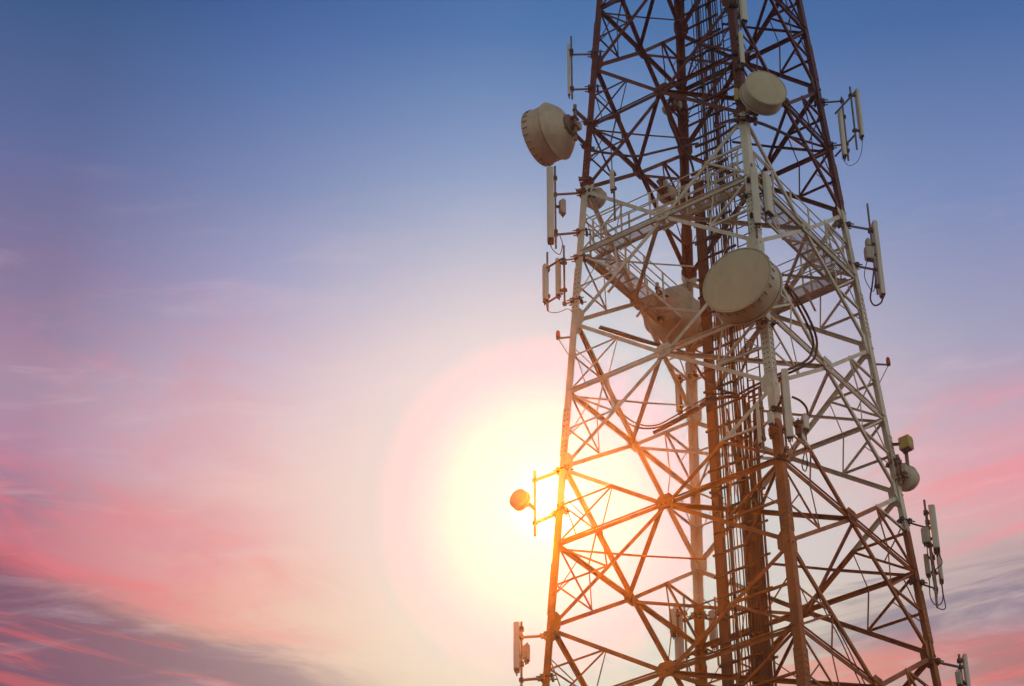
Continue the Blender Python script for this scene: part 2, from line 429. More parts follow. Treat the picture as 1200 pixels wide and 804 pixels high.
def panel(label, bot, top, wpx, dep, az, l=None, arms=(), pipe=(0, 0), pipe_rows=None, d_ratio=.5, tip=0, m_='white', group='panel antennas on the tower', arm_r=.034, jumper=True):
    """upright sector antenna: bottom pixel, row of its top, width in pixels, distance, facing azimuth"""
    ym = (bot[1] + top) / 2; xm = 600 + (bot[0] - 600) * (ym + 3280) / (bot[1] + 3280)
    P = at(xm, ym, dep); P = P + ZV * rise(P, bot[1]); dep = depth(P); h = rise(P, top)
    w = wpx * dep / FPX / math.hypot(math.cos(R(az - 186)), d_ratio * math.sin(R(az - 186))); d = w * d_ratio
    root = thing('panel_antenna', P, label, 'antenna', group)
    fwd = hz(az); rt = hz(az + 90); rt_pix = RT.copy(); rt_pix.z = 0; rt_pix.normalize()
    pr = rounded_profile(w, d); n = len(pr)
    b = MB(); rings = []
    for z, s_ in ((0, .93), (.02, 1), (h - .02, 1), (h, .93)):
        rings.append([P + ZV * z + (rt * x + fwd * y) * s_ for x, y in pr])
    vs = [v for rg in rings for v in rg]
    fs = [(i * n + k, i * n + (k + 1) % n, (i + 1) * n + (k + 1) % n, (i + 1) * n + k) for i in range(3) for k in range(n)]
    b.add(vs, fs + [tuple(range(n)), tuple(range(3 * n, 4 * n))]); b.build('radome', MT[m_], root)
    b = MB(); b.box(P - ZV * .015, rt * w * .46, fwd * d * .4, ZV * .025, 0, .008)
    for k in (-1, 0, 1): b.tube([P + rt * w * .25 * k - ZV * .03, P + rt * w * .25 * k - ZV * .13], .016, 6)
    b.build('connector_plate', MT['dark'], root)
    if pipe is not None:
        Q = P + rt_pix * (pipe[0] * dep / FPX) - fwd * (abs(fwd.dot(FW.xy.to_3d())) * (d / 2 + .07))
        sh = (wpx / 2 + 1.5) * dep / FPX * (1 if pipe[0] >= 0 else -1)
        if abs(pipe[0]) < wpx / 2 + 1.5 and l not in ('N',) and abs(pipe[0]) > 2: Q += rt_pix * (sh - pipe[0] * dep / FPX)
        y1, y0 = pipe_rows if pipe_rows else (top - 6, bot[1] + 8)
        za = rise(Q, y0); zb = rise(Q, y1)
        b = MB(); b.tube([Q + ZV * za, Q + ZV * zb], .03, 8); pp = b.build('mast_pipe', MT['galv'], root)
        for fr in (.12, .88):
            c0 = P + ZV * h * fr; c1 = Vector((Q.x, Q.y, c0.z))
            b = MB(); b.bar(c0, c1, .06, .05); b.box(c1, rt * .06, fwd * .06, ZV * .05, 0, .01); b.build('tilt_bracket', MT['dark'], root)
        if l:
            for py in arms:
                clamp_arm(root, Q, l, Q.z + rise(Q, py), arm_r)
    return root
def rru(label, c, wpx, hpx, dep, az, m_='grey', group='radio units on the tower', to=None):
    C = at(c[0], c[1], dep); w = .84 * wpx * dep / FPX / 2; h = hpx * dep / FPX / .82 / 2; d = w * .75
    fwd = hz(az); rt = hz(az + 90)
    root = thing('radio_unit', C, label, 'radio unit', group)
    b = MB(); b.box(C, rt * w, fwd * d, ZV * h, 0, .02)
    b.build('housing', MT[m_], root)
    b = MB()
    for k in range(7): b.box(C + rt * (w * (-.8 + 1.6 * k / 6)) - fwd * (d + .02), rt * .006, fwd * .025, ZV * h * .85)
    b.build('cooling_fins', MT[m_], root)
    b = MB(); b.box(C - ZV * (h + .012), rt * w * .8, fwd * d * .8, ZV * .015)
    for k in range(4): b.tube([C + rt * w * (-.6 + .4 * k) - ZV * h, C + rt * w * (-.6 + .4 * k) - ZV * (h + .09)], .014, 6)
    b.build('connector_plate', MT['dark'], root)
    b = MB(); hh = C + ZV * (h + .03); b.tube([C + ZV * h + rt * w * .4, hh + rt * w * .35 + ZV * .02, hh - rt * w * .35 + ZV * .02, C + ZV * h - rt * w * .4], .012, 6); b.build('carry_handle', MT['dark'], root)
    if to is not None:
        b = MB(); b.bar(C, Vector((to.x, to.y, C.z)), .08, .05); b.build('bracket_arm', MT['dark'], root)
    return root
def cable(label, pts, r=.018, m_='rubber', group=None, n=8):
    b = MB(); b.tube(smooth_path(pts, n), r, 7)
    o = b.build('loose_cable', MT[m_]); return tag(o, label, 'cable', group)
def pxc(label, seq, r=.018, m_='rubber', group=None):
    return cable(label, [at(*s_) for s_ in seq], r, m_, group)
def dish(label, c, dep, az, D, shroud, bowl, l=None, clips=22, hub=.16, pipe_len=.9, mount=True, face='radome', wide=1.03, group='dish antennas on the tower', arms=(-.34, .34)):
    C = at(c[0], c[1], dep); a = hz(az); r = D / 2
    root = thing('dish_antenna', C, label, 'dish antenna', group)
    b = MB(); b.lathe(C, a, [(r * .985, -.015), (r * .97, .012), (r * .8, .030), (r * .5, .048), (r * .2, .056), (.001, .058)], 64); b.build('radome', MT[face], root)
    b = MB(); b.lathe(C, a, [(r * .985, -.02), (r, -.02), (r * 1.0, -shroud * .5), (r * 1.005, -shroud + .02)], 64)
    b.build('shroud', MT['cream'], root)
    b = MB(); b.lathe(C, a, [(r * .99, .012), (r * 1.022, .012), (r * 1.022, -.05), (r * .99, -.05)], 64); rim = b.build('rim_band', MT['cream'], root)
    if clips:
        x = a.cross(ZV).normalized()
        for k in range(clips):
            t = 2 * math.pi * k / clips; rad = x * math.cos(t) + ZV * math.sin(t); tg = a.cross(rad)
            b = MB(); b.box(C + rad * (r * 1.02 + .004) - a * .085, a * .085, tg * .009, rad * .012)
            b.build('rim_clip', MT['galv'], rim)
    b = MB(); b.lathe(C, a, [(r * 1.008, -shroud + .045), (r * 1.012, -shroud + .03)], 64); b.build('seam_gasket', MT['dark'], root)
    b = MB(); q_ = r * wide; b.lathe(C, a, [(r * 1.0, -shroud + .02), (q_ + .012, -shroud + .012), (q_ + .016, -shroud - .02), (q_ * .995, -shroud - .03), (q_ * .93, -shroud - bowl * .26), (q_ * .76, -shroud - bowl * .58), (q_ * .48, -shroud - bowl * .87), (hub * .9, -shroud - bowl)], 64)
    b.build('reflector', MT['cream'], root)
    e = C - a * (shroud + bowl)
    b = MB(); b.lathe(e, a, [(hub, .04), (hub, -.08), (hub * .8, -.1), (.001, -.1)], 24); b.build('hub', MT['galv'], root)
    if mount:
        Q = e - a * .20; s_ = a.cross(ZV)
        b = MB(); b.tube([Q - ZV * pipe_len / 2, Q + ZV * pipe_len / 2], .05, 12); mp_ = b.build('mast_pipe', MT['galv'], root)
        b = MB()
        for k in (-1, 1):
            b.box(Q + ZV * .16 * k + a * .06, a * .12, s_ * .11, ZV * .03); b.bar(Q + ZV * .16 * k, C - a * (shroud + bowl * .35) + s_ * r * .55 + ZV * r * .4 * k, .04, .04); b.bar(Q + ZV * .16 * k, C - a * (shroud + bowl * .35) - s_ * r * .55 + ZV * r * .4 * k, .04, .04)
        b.build('mount_frame', MT['dark'], mp_)
        b = MB(); b.box(Q + s_ * .16 - ZV * .02, a * .09, s_ * .06, ZV * .13, 0, .015); b.build('radio_head', MT['grey'], root)
        if l:
            for dz in arms: clamp_arm(root, Q, l, Q.z + dz * pipe_len, .055, 'dark')
    return root

# ------------------------------------------------------------------ dishes
dN = leg_dep('N', 330)
dish('largest cream drum dish facing left in front of the near leg', (863.5, 328), dN - 1.35, -155.3, 1.80, .56, .34, 'N', clips=26, pipe_len=1.5)
dish('smaller cream drum dish facing right near the top of the near leg', (898, 103), leg_dep('N', 110) - 1.0, 157, 1.13, .40, .26, 'N', clips=0, pipe_len=1.1)
dL = leg_dep('L', 160)
dish('big cream drum dish seen from behind on the upper left leg', (629.5, 163), dL + .2, -63, 1.60, .60, .46, 'L', clips=24, pipe_len=1.3, wide=1.05, hub=.30)
dish('small round dish on a bracket left of the sun glare', (607, 584), leg_dep('L', 600) - .1, -150, .50, .14, .16, None, clips=0, hub=.07, mount=False)
dB = leg_dep('B', 400)
dish('large tan drum dish hanging behind the far left catwalk', (801, 381), dB - .2, 29, 1.55, .8, .35, 'B', clips=20, pipe_len=1.3, mount=True)
dish('small dish tucked behind the left leg below the big drum dish', (701, 235), leg_dep('L', 235) + .7, 35, .60, .14, .22, 'L', clips=0, hub=.08, pipe_len=.6)
dish('small brown tinted dish beside the far leg above the catwalk', (783, 230), leg_dep('B', 250) - .1, 20, .55, .14, .2, 'B', clips=0, hub=.08, pipe_len=.6)
dish('pale dish seen from behind on the right leg under the yellow box', (1064, 563), leg_dep('R', 560) + .35, 25, .64, .16, .22, 'R', clips=0, hub=.08, pipe_len=.9)
dish('tiny dish beside the far leg in the top red section', (781, 130), leg_dep('B', 130) - .2, -40, .34, .1, .12, 'B', clips=0, hub=.06, pipe_len=.4)
# bracket frame holding the dish by the sun
d0 = leg_dep('L', 590)
r0 = thing('dish_bracket', at(627, 590, d0), 'ladder shaped pipe bracket in the sun glare beside the left leg', 'bracket')
Q = at(627, 628, d0); b = MB(); b.tube([Q, Q + ZV * rise(Q, 552)], .04, 8); b.build('mast_pipe', MT['galv'], r0)
for py in (563, 613): clamp_arm(r0, Q, 'L', Q.z + rise(Q, py), .045)
b = MB(); p = at(612, 584, d0); b.tube([p, Vector((Q.x, Q.y, p.z + .03))], .05, 8); b.build('bracket_arm', MT['galv'], r0)

# ------------------------------------------------------------------ panel antennas
def LDp(l, y, o=0): return leg_dep(l, y) + o
panel('slim white panel antenna highest on the left leg', (667, 111), 53, 3.2, LDp('L', 80), -90, 'L', (64, 105), pipe=(2.6, 0), pipe_rows=(43, 116), d_ratio=.8, arm_r=.03)
panel('long white panel antenna hanging under the big drum dish', (645.5, 282), 199, 8.6, LDp('L', 240, .1), -95, 'L', (228, 275), pipe=(5, 0), pipe_rows=(195, 291), d_ratio=.6)
panel('white panel antenna farthest left below the long one', (639, 352), 311, 6, LDp('L', 330, -.35), -115, None, (), pipe=(1.5, 0), pipe_rows=(296, 364), d_ratio=.6)
panel('white panel antenna nearer the left leg below the long one', (654.5, 346), 304, 5, LDp('L', 330, .25), -60, 'L', (305, 356), pipe=(5, 0), pipe_rows=(288, 354), d_ratio=.6, arm_r=.022)
panel('short white panel antenna on a thin pole above the near left catwalk', (717.5, 222), 200, 5, LDp('L', 225, -1.0), -150, None, (), pipe=(.5, 0), pipe_rows=(200, 258), d_ratio=.5)
panel('white panel antenna outermost at the top of the right leg', (1010, 160), 106, 5.5, LDp('R', 140, .5), 60, None, (), pipe=(-6, 0), pipe_rows=(102, 175), d_ratio=.6)
panel('white panel antenna closest to the top of the right leg', (990, 183), 131, 5.2, LDp('R', 150, -.25), 80, 'R', (118.5, 169), pipe=(2.5, 0), pipe_rows=(114, 188), d_ratio=.6, arm_r=.03)
panel('tall white panel antenna beside the catwalk end of the right leg', (1034.5, 346), 261, 6.6, LDp('R', 300, .15), 75, 'R', (269, 316), pipe=(-5, 0), pipe_rows=(239, 345), d_ratio=.6)
panel('front white panel antenna of the crowded mount on the lower right leg', (1098, 645), 595, 8, LDp('R', 640, -.1), 95, None, (), pipe=(-6.5, 0), pipe_rows=(586, 712), d_ratio=.5)
panel('rear taller panel antenna of the crowded mount on the lower right leg', (1103.5, 681), 603, 5.5, LDp('R', 640, .3), 95, 'R', (619, 690), pipe=(-7, 0), pipe_rows=(600, 700), d_ratio=.5, arm_r=.025)
panel('small grey panel antenna hanging low in the crowded right mount', (1088, 674), 651, 6, LDp('R', 650, -.2), -80, None, (), pipe=(6, 0), pipe_rows=(648, 690), d_ratio=.7, m_='grey')
panel('pale panel antenna at the bottom of the right leg', (1137, 822), 768, 5.5, LDp('R', 780, .1), 80, 'R', (782,), pipe=(-6, 0), pipe_rows=(767, 830), d_ratio=.6)
panel('white panel antenna at the foot of the left leg', (605.5, 785), 731, 7, LDp('L', 750), -90, 'L', (747, 797), pipe=(4, 0), pipe_rows=(729, 830), d_ratio=.6)
panel('white panel antenna leaning close in front of the near leg', (926, 512), 433, 8.5, LDp('N', 470, -.75), 178, 'N', (466, 526), pipe=(-5, 0), pipe_rows=(440, 530), d_ratio=.5)
panel('narrow white panel antenna left of the near leg below the large dish', (891, 520), 474, 4.4, LDp('N', 490, -.2), -120, None, (), pipe=(2, 0), pipe_rows=(455, 532), d_ratio=.7)
panel('pale panel antenna behind the far leg below the tan dish', (796, 482), 440, 5.5, LDp('B', 460, .2), -50, 'B', (447,), pipe=(1, 0), pipe_rows=(436, 485), d_ratio=.6, arm_r=.025)
panel('tall brownish panel antenna left of the far leg near the frame bottom', (797, 778), 712, 8, LDp('B', 745, .2), -60, 'B', (727, 768), pipe=(4, 0), pipe_rows=(700, 790), d_ratio=.5)
panel('short brownish panel antenna outermost left of the far leg', (789, 742), 717, 8, LDp('B', 745, .1), -90, None, (), pipe=(4, 0), pipe_rows=(714, 746), d_ratio=.5)
panel('brownish panel antenna right of the far leg near the frame bottom', (837, 757), 716, 9, LDp('B', 745, .3), 40, 'B', (727,), pipe=(4, 0), pipe_rows=(700, 780), d_ratio=.5)
panel('short white panel antenna above the smaller drum dish', (870.5, 74), 38, 5, LDp('N', 60, -.5), 160, 'N', (53, 72), pipe=(-2, 0), pipe_rows=(34, 80), d_ratio=.6, arm_r=.03)
panel('white panel antenna cut by the top edge on the near leg', (872.5, 24), -30, 7, LDp('N', 20, -.3), 150, 'N', (-8,), pipe=(-3, 0), pipe_rows=(-30, 34), d_ratio=.6)
panel('white panel antenna flat on the near leg at catwalk height', (888, 262), 197, 8.5, LDp('N', 230, -.30), 170, 'N', (206, 250), pipe=(-1, 0), pipe_rows=(192, 278), d_ratio=.45, arm_r=.03)
panel('white panel antenna right of the near leg at catwalk height', (902, 250), 206, 7.5, LDp('N', 230, -.1), 120, 'N', (226,), pipe=(-2, 0), pipe_rows=(200, 262), d_ratio=.5, arm_r=.03)
# twin-mount cross arms
def crossarm(label, rows, xs, dep, l, tie):
    root = thing('mount_frame', at(xs[0], rows[0], dep[0]), label, 'antenna mount')
    for y0, y1 in rows_pairs(rows):
        b = MB(); b.tube([at(xs[0], y0, dep[0]), at(xs[1], y1, dep[1])], .03, 8); b.build('cross_pipe', MT['dark'], root)
def rows_pairs(r): return [(r[i], r[i + 1]) for i in range(0, len(r), 2)]
crossarm('pair of dark cross pipes joining the two top right panel antennas', (133, 108, 183, 158), (979, 1002), (LDp('R', 150, -.25), LDp('R', 140, .5)), 'R', None)
crossarm('pair of pale cross pipes joining the two lower left panel antennas', (314, 303, 355, 344), (641, 659), (LDp('L', 330, -.35), LDp('L', 330, .25)), 'L', None)

# ------------------------------------------------------------------ radio units
rru('boxy radio unit behind the long left panel antenna', (660, 243), 8, 17, LDp('L', 245, .15), 60, to=at(651, 243, LDp('L', 245, .1)))
rru('grey radio unit between the right leg and the tall right panel', (1018.5, 297), 11.5, 15, LDp('R', 300), 160, to=at(1026, 297, LDp('R', 300, .1)))
rru('small narrow radio unit on top of the grey one at the right leg', (1017.5, 284.5), 7, 8, LDp('R', 285), 160, to=at(1025, 284, LDp('R', 285, .1)))
rru('large grey radio unit in the crowded mount on the lower right leg', (1085, 628), 11, 17, LDp('R', 640, -.3), 200, to=at(1091, 628, LDp('R', 640, -.1)))
rru('radio unit beside the panel antenna at the foot of the left leg', (617.5, 765), 8.5, 17, LDp('L', 760, -.1), 40, to=at(609, 765, LDp('L', 750)))
rru('pale radio unit strapped left of the near leg', (903, 490), 8, 14, LDp('N', 490, -.45), 200, 'white', to=at(910, 490, LDp('N', 490, 0)))
rru('pale radio unit right of the leaning panel antenna', (944, 495), 9, 16, LDp('N', 490, -.25), 150, 'white', to=at(934, 495, LDp('N', 490, -.3)))
rru('dark backed radio unit below the pale one beside the leaning panel', (936, 501), 7, 17, LDp('N', 490, -.1), 150, 'galv', to=at(930, 500, LDp('N', 490, -.3)))
rru('brown radio unit half hidden behind the near leg joint', (904, 506), 8, 9, LDp('N', 500, -.15), 200, 'rust', to=at(910, 506, LDp('N', 500, 0)))
rru('faded yellow equipment box at the end of a right leg bracket', (1061.5, 520), 17, 14, LDp('R', 520, -.1), 215, 'yellow', group='yellow equipment boxes', to=at(1043, 517, LDp('R', 520)))
rru('small yellow box tucked behind the smaller drum dish', (863, 111), 6, 15, LDp('N', 110, -.35), 190, 'yellow', group='yellow equipment boxes', to=at(868, 111, LDp('N', 110)))
rru('small grey box in the dense mast gear at the bottom right', (1123.5, 795), 8, 14, LDp('R', 790, -.1), 200, to=at(1131, 795, LDp('R', 780, .1)))
# vertical pipe between the yellow box and the dish under it
b = MB(); q = at(1064, 548, LDp('R', 540)); b.tube([q, q + ZV * rise(q, 528)], .05, 8); tag(b.build('mast_pipe', MT['galv']), 'short dark pipe between the yellow box and the dish below', 'pipe')

# ------------------------------------------------------------------ obstruction lamps
def lamp(label, p, l, side):
    root = thing('warning_lamp', p, label, 'warning lamp', 'obstruction lamps on the tower')
    b = MB(); b.lathe(p, ZV, [(.001, -.02), (.055, -.02), (.06, .03), (.05, .13), (.03, .17), (.001, .18)], 16); b.build('lens', MT['red'], root)
    b = MB(); b.lathe(p, ZV, [(.001, -.09), (.05, -.09), (.06, -.03), (.05, -.015), (.001, -.015)], 16); b.build('base', MT['dark'], root)
    q = leg(l, p.z - .05); b = MB(); b.bar(p - ZV * .07, q, .04, .04); b.bar(p - ZV * .07, leg(l, p.z - .65), .02, .02); b.build('bracket_arm', MT['galv'], root)
lamp('red obstruction lamp on the right leg', at(1041, 425, LDp('R', 425)), 'R', 1)
lamp('orange looking obstruction lamp on the left leg', at(654, 394, LDp('L', 392)), 'L', -1)

# ------------------------------------------------------------------ loose cables
nd = leg_dep('N', 400)
def run(label, seq, r=.022, m_='rubber', g='sagging black cables'): return pxc(label, seq, r, m_, g)
run('upper black cable arching from the large dish to the near right plate', [(921, 333, nd - .6), (935, 350, nd), (949, 375, nd + .4), (957, 398, nd + .6), (955, 418, nd + .5), (944, 428, nd + .3), (925, 437, nd), (905, 446, nd + .4), (885, 456, nd + 2), (868, 466, nd + 3)], .032)
run('lower black cable arching from the large dish to the near right plate', [(921, 336, nd - .5), (933, 355, nd), (946, 380, nd + .4), (953, 400, nd + .6), (950, 416, nd + .5), (941, 425, nd + .3), (922, 434, nd), (904, 443, nd + .4), (884, 452, nd + 2), (866, 462, nd + 3)], .032)
ld = leg_dep('L', 400); ad = depth(axis(34))
run('black cable along the diagonal brace from the left leg', [(702, 384, ld - 1.), (720, 390, ld - 1.1), (745, 398, ld - 1.3), (776, 406, ld - 1.5), (800, 412, ld - .8), (812, 422, ld), (824, 442, ld + .3), (840, 455, ad), (862, 462, ad)], .035)
run('second dark cable beside the diagonal brace from the left leg', [(703, 382.5, ld - 1.), (722, 388, ld - 1.1), (747, 396, ld - 1.3), (773, 404, ld - 1.5)], .03)
run('brown cable sagging from the left diagonal to the cable ladder', [(680, 392, ld), (688, 410, ld + .2), (700, 436, ld + .5), (712, 466, ld + .9), (728, 490, ld + 1.4), (748, 501, ld + 2), (770, 501, ld + 2), (790, 492, ld + 1.5), (812, 480, ld + .8), (835, 468, ad), (860, 465, ad)], .026, 'browncable')
run('second brown cable sagging just above the other one', [(681, 389, ld), (690, 408, ld + .2), (702, 434, ld + .5), (715, 464, ld + .9), (731, 486, ld + 1.4), (750, 497.5, ld + 2), (770, 498, ld + 2), (790, 488, ld + 1.5), (812, 475, ld + .8), (835, 463, ad), (858, 461, ad)], .022, 'browncable')
run('thick brown cable bundle crossing to the ladder from the far left face', [(766, 507, ld + 1.7), (785, 498, ld + 1.4), (810, 484, ld + .8), (838, 468, ad), (866, 464, ad)], .05, 'browncable')
n1 = leg_dep('N', 140); a1 = depth(axis(42))
run('thick black cable from the near leg sweeping right under the smaller dish', [(838, 148, a1), (850, 143, a1 - 1), (866, 140, n1 - .1), (886, 143, n1 + .6), (905, 150, n1 + 1.2), (925, 160, n1 + 1.8), (945, 173, n1 + 2.4)], .045)
run('black cable from the ladder to the near leg under the smaller dish', [(815, 172, a1 + .3), (830, 166, a1), (848, 157, a1 - .8), (868, 143, n1 + .1)], .045)
run('black cable drooping along the far left face in the red section', [(690, 176, ld + .4), (716, 180, ld + .8), (745, 183, ld + 1.5), (770, 178, ld + 2), (796, 172, ld + 2.5), (818, 168, a1)], .035)
run('black cable looped beside the far leg in the red section', [(786, 112, ld + 2), (783, 124, ld + 2), (784, 140, ld + 2), (791, 158, ld + 2), (797, 172, ld + 2.2), (808, 185, a1), (814, 205, a1)], .035)
run('black looped jumper cable under the tall right panel', [(1024, 318, LDp('R', 330)), (1022, 335, LDp('R', 330)), (1020, 350, LDp('R', 330)), (1025, 358, LDp('R', 330)), (1033, 354, LDp('R', 330)), (1034, 344, LDp('R', 330))], .024)
run('thin jumper cable hanging under the grey radio unit', [(1016, 306, LDp('R', 320)), (1013, 322, LDp('R', 320)), (1017, 334, LDp('R', 320)), (1024, 341, LDp('R', 330)), (1026, 322, LDp('R', 330))], .012)
rd = LDp('R', 690)
run('jumper cable loop hanging lowest under the crowded right mount', [(1104, 686, rd), (1106, 700, rd), (1108, 712, rd), (1103, 714, rd), (1097, 709, rd), (1099, 692, rd)], .014)
run('jumper cable loop hanging left under the crowded right mount', [(1089, 678, rd), (1090, 698, rd), (1095, 708, rd), (1102, 708, rd), (1105, 698, rd), (1101, 672, rd)], .014)
run('short jumper cable from the large grey radio unit down the mount', [(1086, 638, rd), (1088, 652, rd), (1094, 660, rd), (1096, 672, rd)], .014)
run('jumper cable curling beside the crowded mount pole', [(1100, 648, rd), (1104, 660, rd), (1096, 668, rd), (1093, 676, rd), (1096, 690, rd)], .014)
run('black cable drooping from the top right panels to the red leg', [(1011, 164, LDp('R', 160)), (1009, 180, LDp('R', 160)), (1004, 190, LDp('R', 160)), (995, 194, LDp('R', 160)), (987, 186, LDp('R', 160))], .009)
run('black cable curving from the leaning panel to the near right radio unit', [(928, 465, nd), (938, 470, nd), (945, 478, nd + .1), (947, 488, nd + .1)], .03)
run('jumper cable dangling under the pale radio units of the near leg', [(944, 505, nd), (945, 520, nd), (940, 545, nd), (944, 552, nd), (946, 540, nd), (941, 515, nd)], .016)
run('thin jumper cable under the lower left panel antennas', [(640, 356, ld), (643, 365, ld), (654, 366, ld), (665, 362, ld), (671, 366, ld)], .010)
run('jumper cable under the long left panel antenna', [(645, 285, ld), (648, 293, ld), (656, 298, ld), (659, 286, ld), (656, 276, ld)], .012)
rl = LDp('R', 700)
for k, lab in enumerate(('dark strap cable clipped down the right near face brace', 'pale second cable clipped down the right near face brace')):
    run(lab, [(928 + 2 * k, 640, nd), (945 + k, 668, nd + .6), (968 - 3 * k, 712, nd + 1.4), (990 - 4 * k, 752, nd + 2.), (1008 - 5 * k, 790, nd + 2.6), (1020 - 5 * k, 815, nd + 3)], .016)

# ------------------------------------------------------------------ ground and air
b = MB(); ng = 48; RG = 1500.
ring = [Vector((RG * math.cos(2 * math.pi * k / ng), RG * math.sin(2 * math.pi * k / ng), 0)) for k in range(ng)]
b.add(ring, [tuple(range(ng))]); g = b.build('ground', MT['ground']); g['kind'] = 'structure'
HAZE = .0006; G_ = .966  # forward-scattering air volume, added to spread the sun's glow over the tower
b = MB(); b.box(Vector((0, 0, (ZTOP - .4) / 2)), Vector((1600, 0, 0)), Vector((0, 1600, 0)), ZV * (ZTOP + 1.6) / 2)
M = bpy.data.materials.new('haze'); M.use_nodes = True; nt = M.node_tree
nt.nodes.remove(nt.nodes['Principled BSDF'])
pv = nt.nodes.new('ShaderNodeVolumePrincipled'); pv.inputs['Color'].default_value = (1, .95, .88, 1)
pv.inputs['Density'].default_value = HAZE; pv.inputs['Anisotropy'].default_value = G_
nt.links.new(pv.outputs[0], nt.nodes['Material Output'].inputs['Volume'])
hzo = b.build('haze', M); hzo['kind'] = 'stuff'; hzo['label'] = 'thin haze added for the glow around the sun'

# ------------------------------------------------------------------ sun and sky
SUN_AZ, SUN_EL = R(-5.48), R(32.29)
SD = Vector((math.sin(SUN_AZ) * math.cos(SUN_EL), math.cos(SUN_AZ) * math.cos(SUN_EL), math.sin(SUN_EL)))
sl = bpy.data.lights.new('sun', 'SUN'); sl.energy = 1.0; sl.angle = R(.5); sl.color = (1, .205, .008)
so = bpy.data.objects.new('sun', sl); COL.objects.link(so); so.rotation_euler = (-SD).to_track_quat('-Z', 'Y').to_euler(); so.location = (0, 0, 80)

W = bpy.data.worlds.new('World'); S.world = W; W.use_nodes = True
nt = W.node_tree; N = nt.nodes; Lk = nt.links
bg = N['Background']; wo = N['World Output']
def val(x, s_):
    if hasattr(x, 'is_output'): Lk.new(x, s_)
    else: s_.default_value = x
def mt(op, a, b=0., c=0., clamp=False):
    n = N.new('ShaderNodeMath'); n.operation = op; n.use_clamp = clamp
    for i, x in enumerate((a, b, c)): val(x, n.inputs[i])
    return n.outputs[0]
def mr(x, a, b, c=0., d=1., kind='SMOOTHSTEP'):
    n = N.new('ShaderNodeMapRange'); n.interpolation_type = kind
    for i, v in enumerate((x, a, b, c, d)): val(v, n.inputs[i])
    return n.outputs[0]
def lin(c): return tuple((x / 255 / 12.92 if x <= 10.3 else ((x / 255 + .055) / 1.055) ** 2.4) for x in c) + (1,)
def mixc(f, a, b, mode='MIX'):
    n = N.new('ShaderNodeMix'); n.data_type = 'RGBA'; n.blend_type = mode
    val(f, n.inputs[0])
    for x, s_ in ((a, n.inputs[6]), (b, n.inputs[7])): val(x, s_)
    return n.outputs[2]
def y2el(y): return 36.27 - (y - 402) / 47.2
E0, E1 = 18., 60.
def ramp(f, stops):
    n = N.new('ShaderNodeValToRGB'); n.color_ramp.interpolation = 'EASE' if False else 'LINEAR'
    st = sorted(((y2el(y) - E0) / (E1 - E0), lin(c)) for y, c in stops)
    e = n.color_ramp.elements
    e[0].position, e[0].color = st[0]; e[1].position, e[1].color = st[-1]
    for p, c in st[1:-1]: k = e.new(p); k.color = c
    Lk.new(f, n.inputs[0]); return n.outputs[0]
tc = N.new('ShaderNodeTexCoord'); sx = N.new('ShaderNodeSeparateXYZ'); Lk.new(tc.outputs['Generated'], sx.inputs[0])
DX, DY, DZ = sx.outputs
el = mt('MULTIPLY', mt('ARCSINE', DZ), 180 / math.pi)
az = mt('MULTIPLY', mt('ARCTAN2', DX, DY), 180 / math.pi)
def noise(sx_, sy_, rot, scale, detail=6, rough=.6, seed=0., dist=0.):
    cb_ = N.new('ShaderNodeCombineXYZ')
    c, s_ = math.cos(R(rot)), math.sin(R(rot))
    u = mt('ADD', mt('MULTIPLY', az, .8 * c), mt('MULTIPLY', el, s_)); v = mt('ADD', mt('MULTIPLY', az, -.8 * s_), mt('MULTIPLY', el, c))
    val(mt('MULTIPLY', u, sx_), cb_.inputs[0]); val(mt('MULTIPLY', v, sy_), cb_.inputs[1]); cb_.inputs[2].default_value = seed
    n = N.new('ShaderNodeTexNoise'); n.inputs['Scale'].default_value = scale; n.inputs['Detail'].default_value = detail; n.inputs['Roughness'].default_value = rough; n.inputs['Distortion'].default_value = dist
    Lk.new(cb_.outputs[0], n.inputs['Vector']); return n.outputs[0]
wob = mt('SUBTRACT', noise(.14, .5, -4, 1., 7, .62, 3.1, .5), .5)
low = mr(el, 36, 30, .6, 4.2)
elw = mt('MULTIPLY_ADD', wob, low, el)
fac = mt('DIVIDE', mt('SUBTRACT', elw, E0), E1 - E0)
cA = ramp(fac, [(-500, (34, 58, 98)), (30, (66, 92, 138)), (207, (97, 110, 158)), (347, (132, 120, 158)), (430, (146, 130, 162)), (487, (164, 142, 168)), (545, (178, 138, 166)), (607, (168, 122, 146)), (650, (190, 118, 136)), (685, (200, 106, 120)), (725, (152, 96, 114)), (804, (138, 86, 102)), (1100, (70, 50, 62))])
cB = ramp(fac, [(-500, (38, 64, 112)), (20, (72, 101, 160)), (107, (86, 115, 172)), (227, (112, 131, 182)), (350, (152, 152, 198)), (467, (206, 175, 200)), (567, (237, 186, 190)), (640, (241, 176, 174)), (700, (240, 166, 158)), (745, (236, 178, 156)), (800, (222, 168, 148)), (1100, (96, 66, 70))])
cC = ramp(fac, [(-500, (40, 70, 124)), (40, (74, 114, 172)), (207, (113, 145, 199)), (280, (146, 162, 206)), (347, (184, 180, 213)), (450, (234, 207, 221)), (580, (240, 210, 206)), (690, (242, 230, 204)), (770, (242, 222, 188)), (830, (238, 210, 174)), (1100, (120, 90, 80))])
cD = ramp(fac, [(-500, (40, 66, 122)), (67, (82, 110, 164)), (267, (124, 140, 188)), (437, (165, 160, 190)), (520, (198, 165, 186)), (590, (230, 158, 172)), (650, (214, 168, 172)), (700, (190, 165, 168)), (750, (152, 134, 150)), (800, (180, 124, 128)), (1100, (80, 60, 70))])
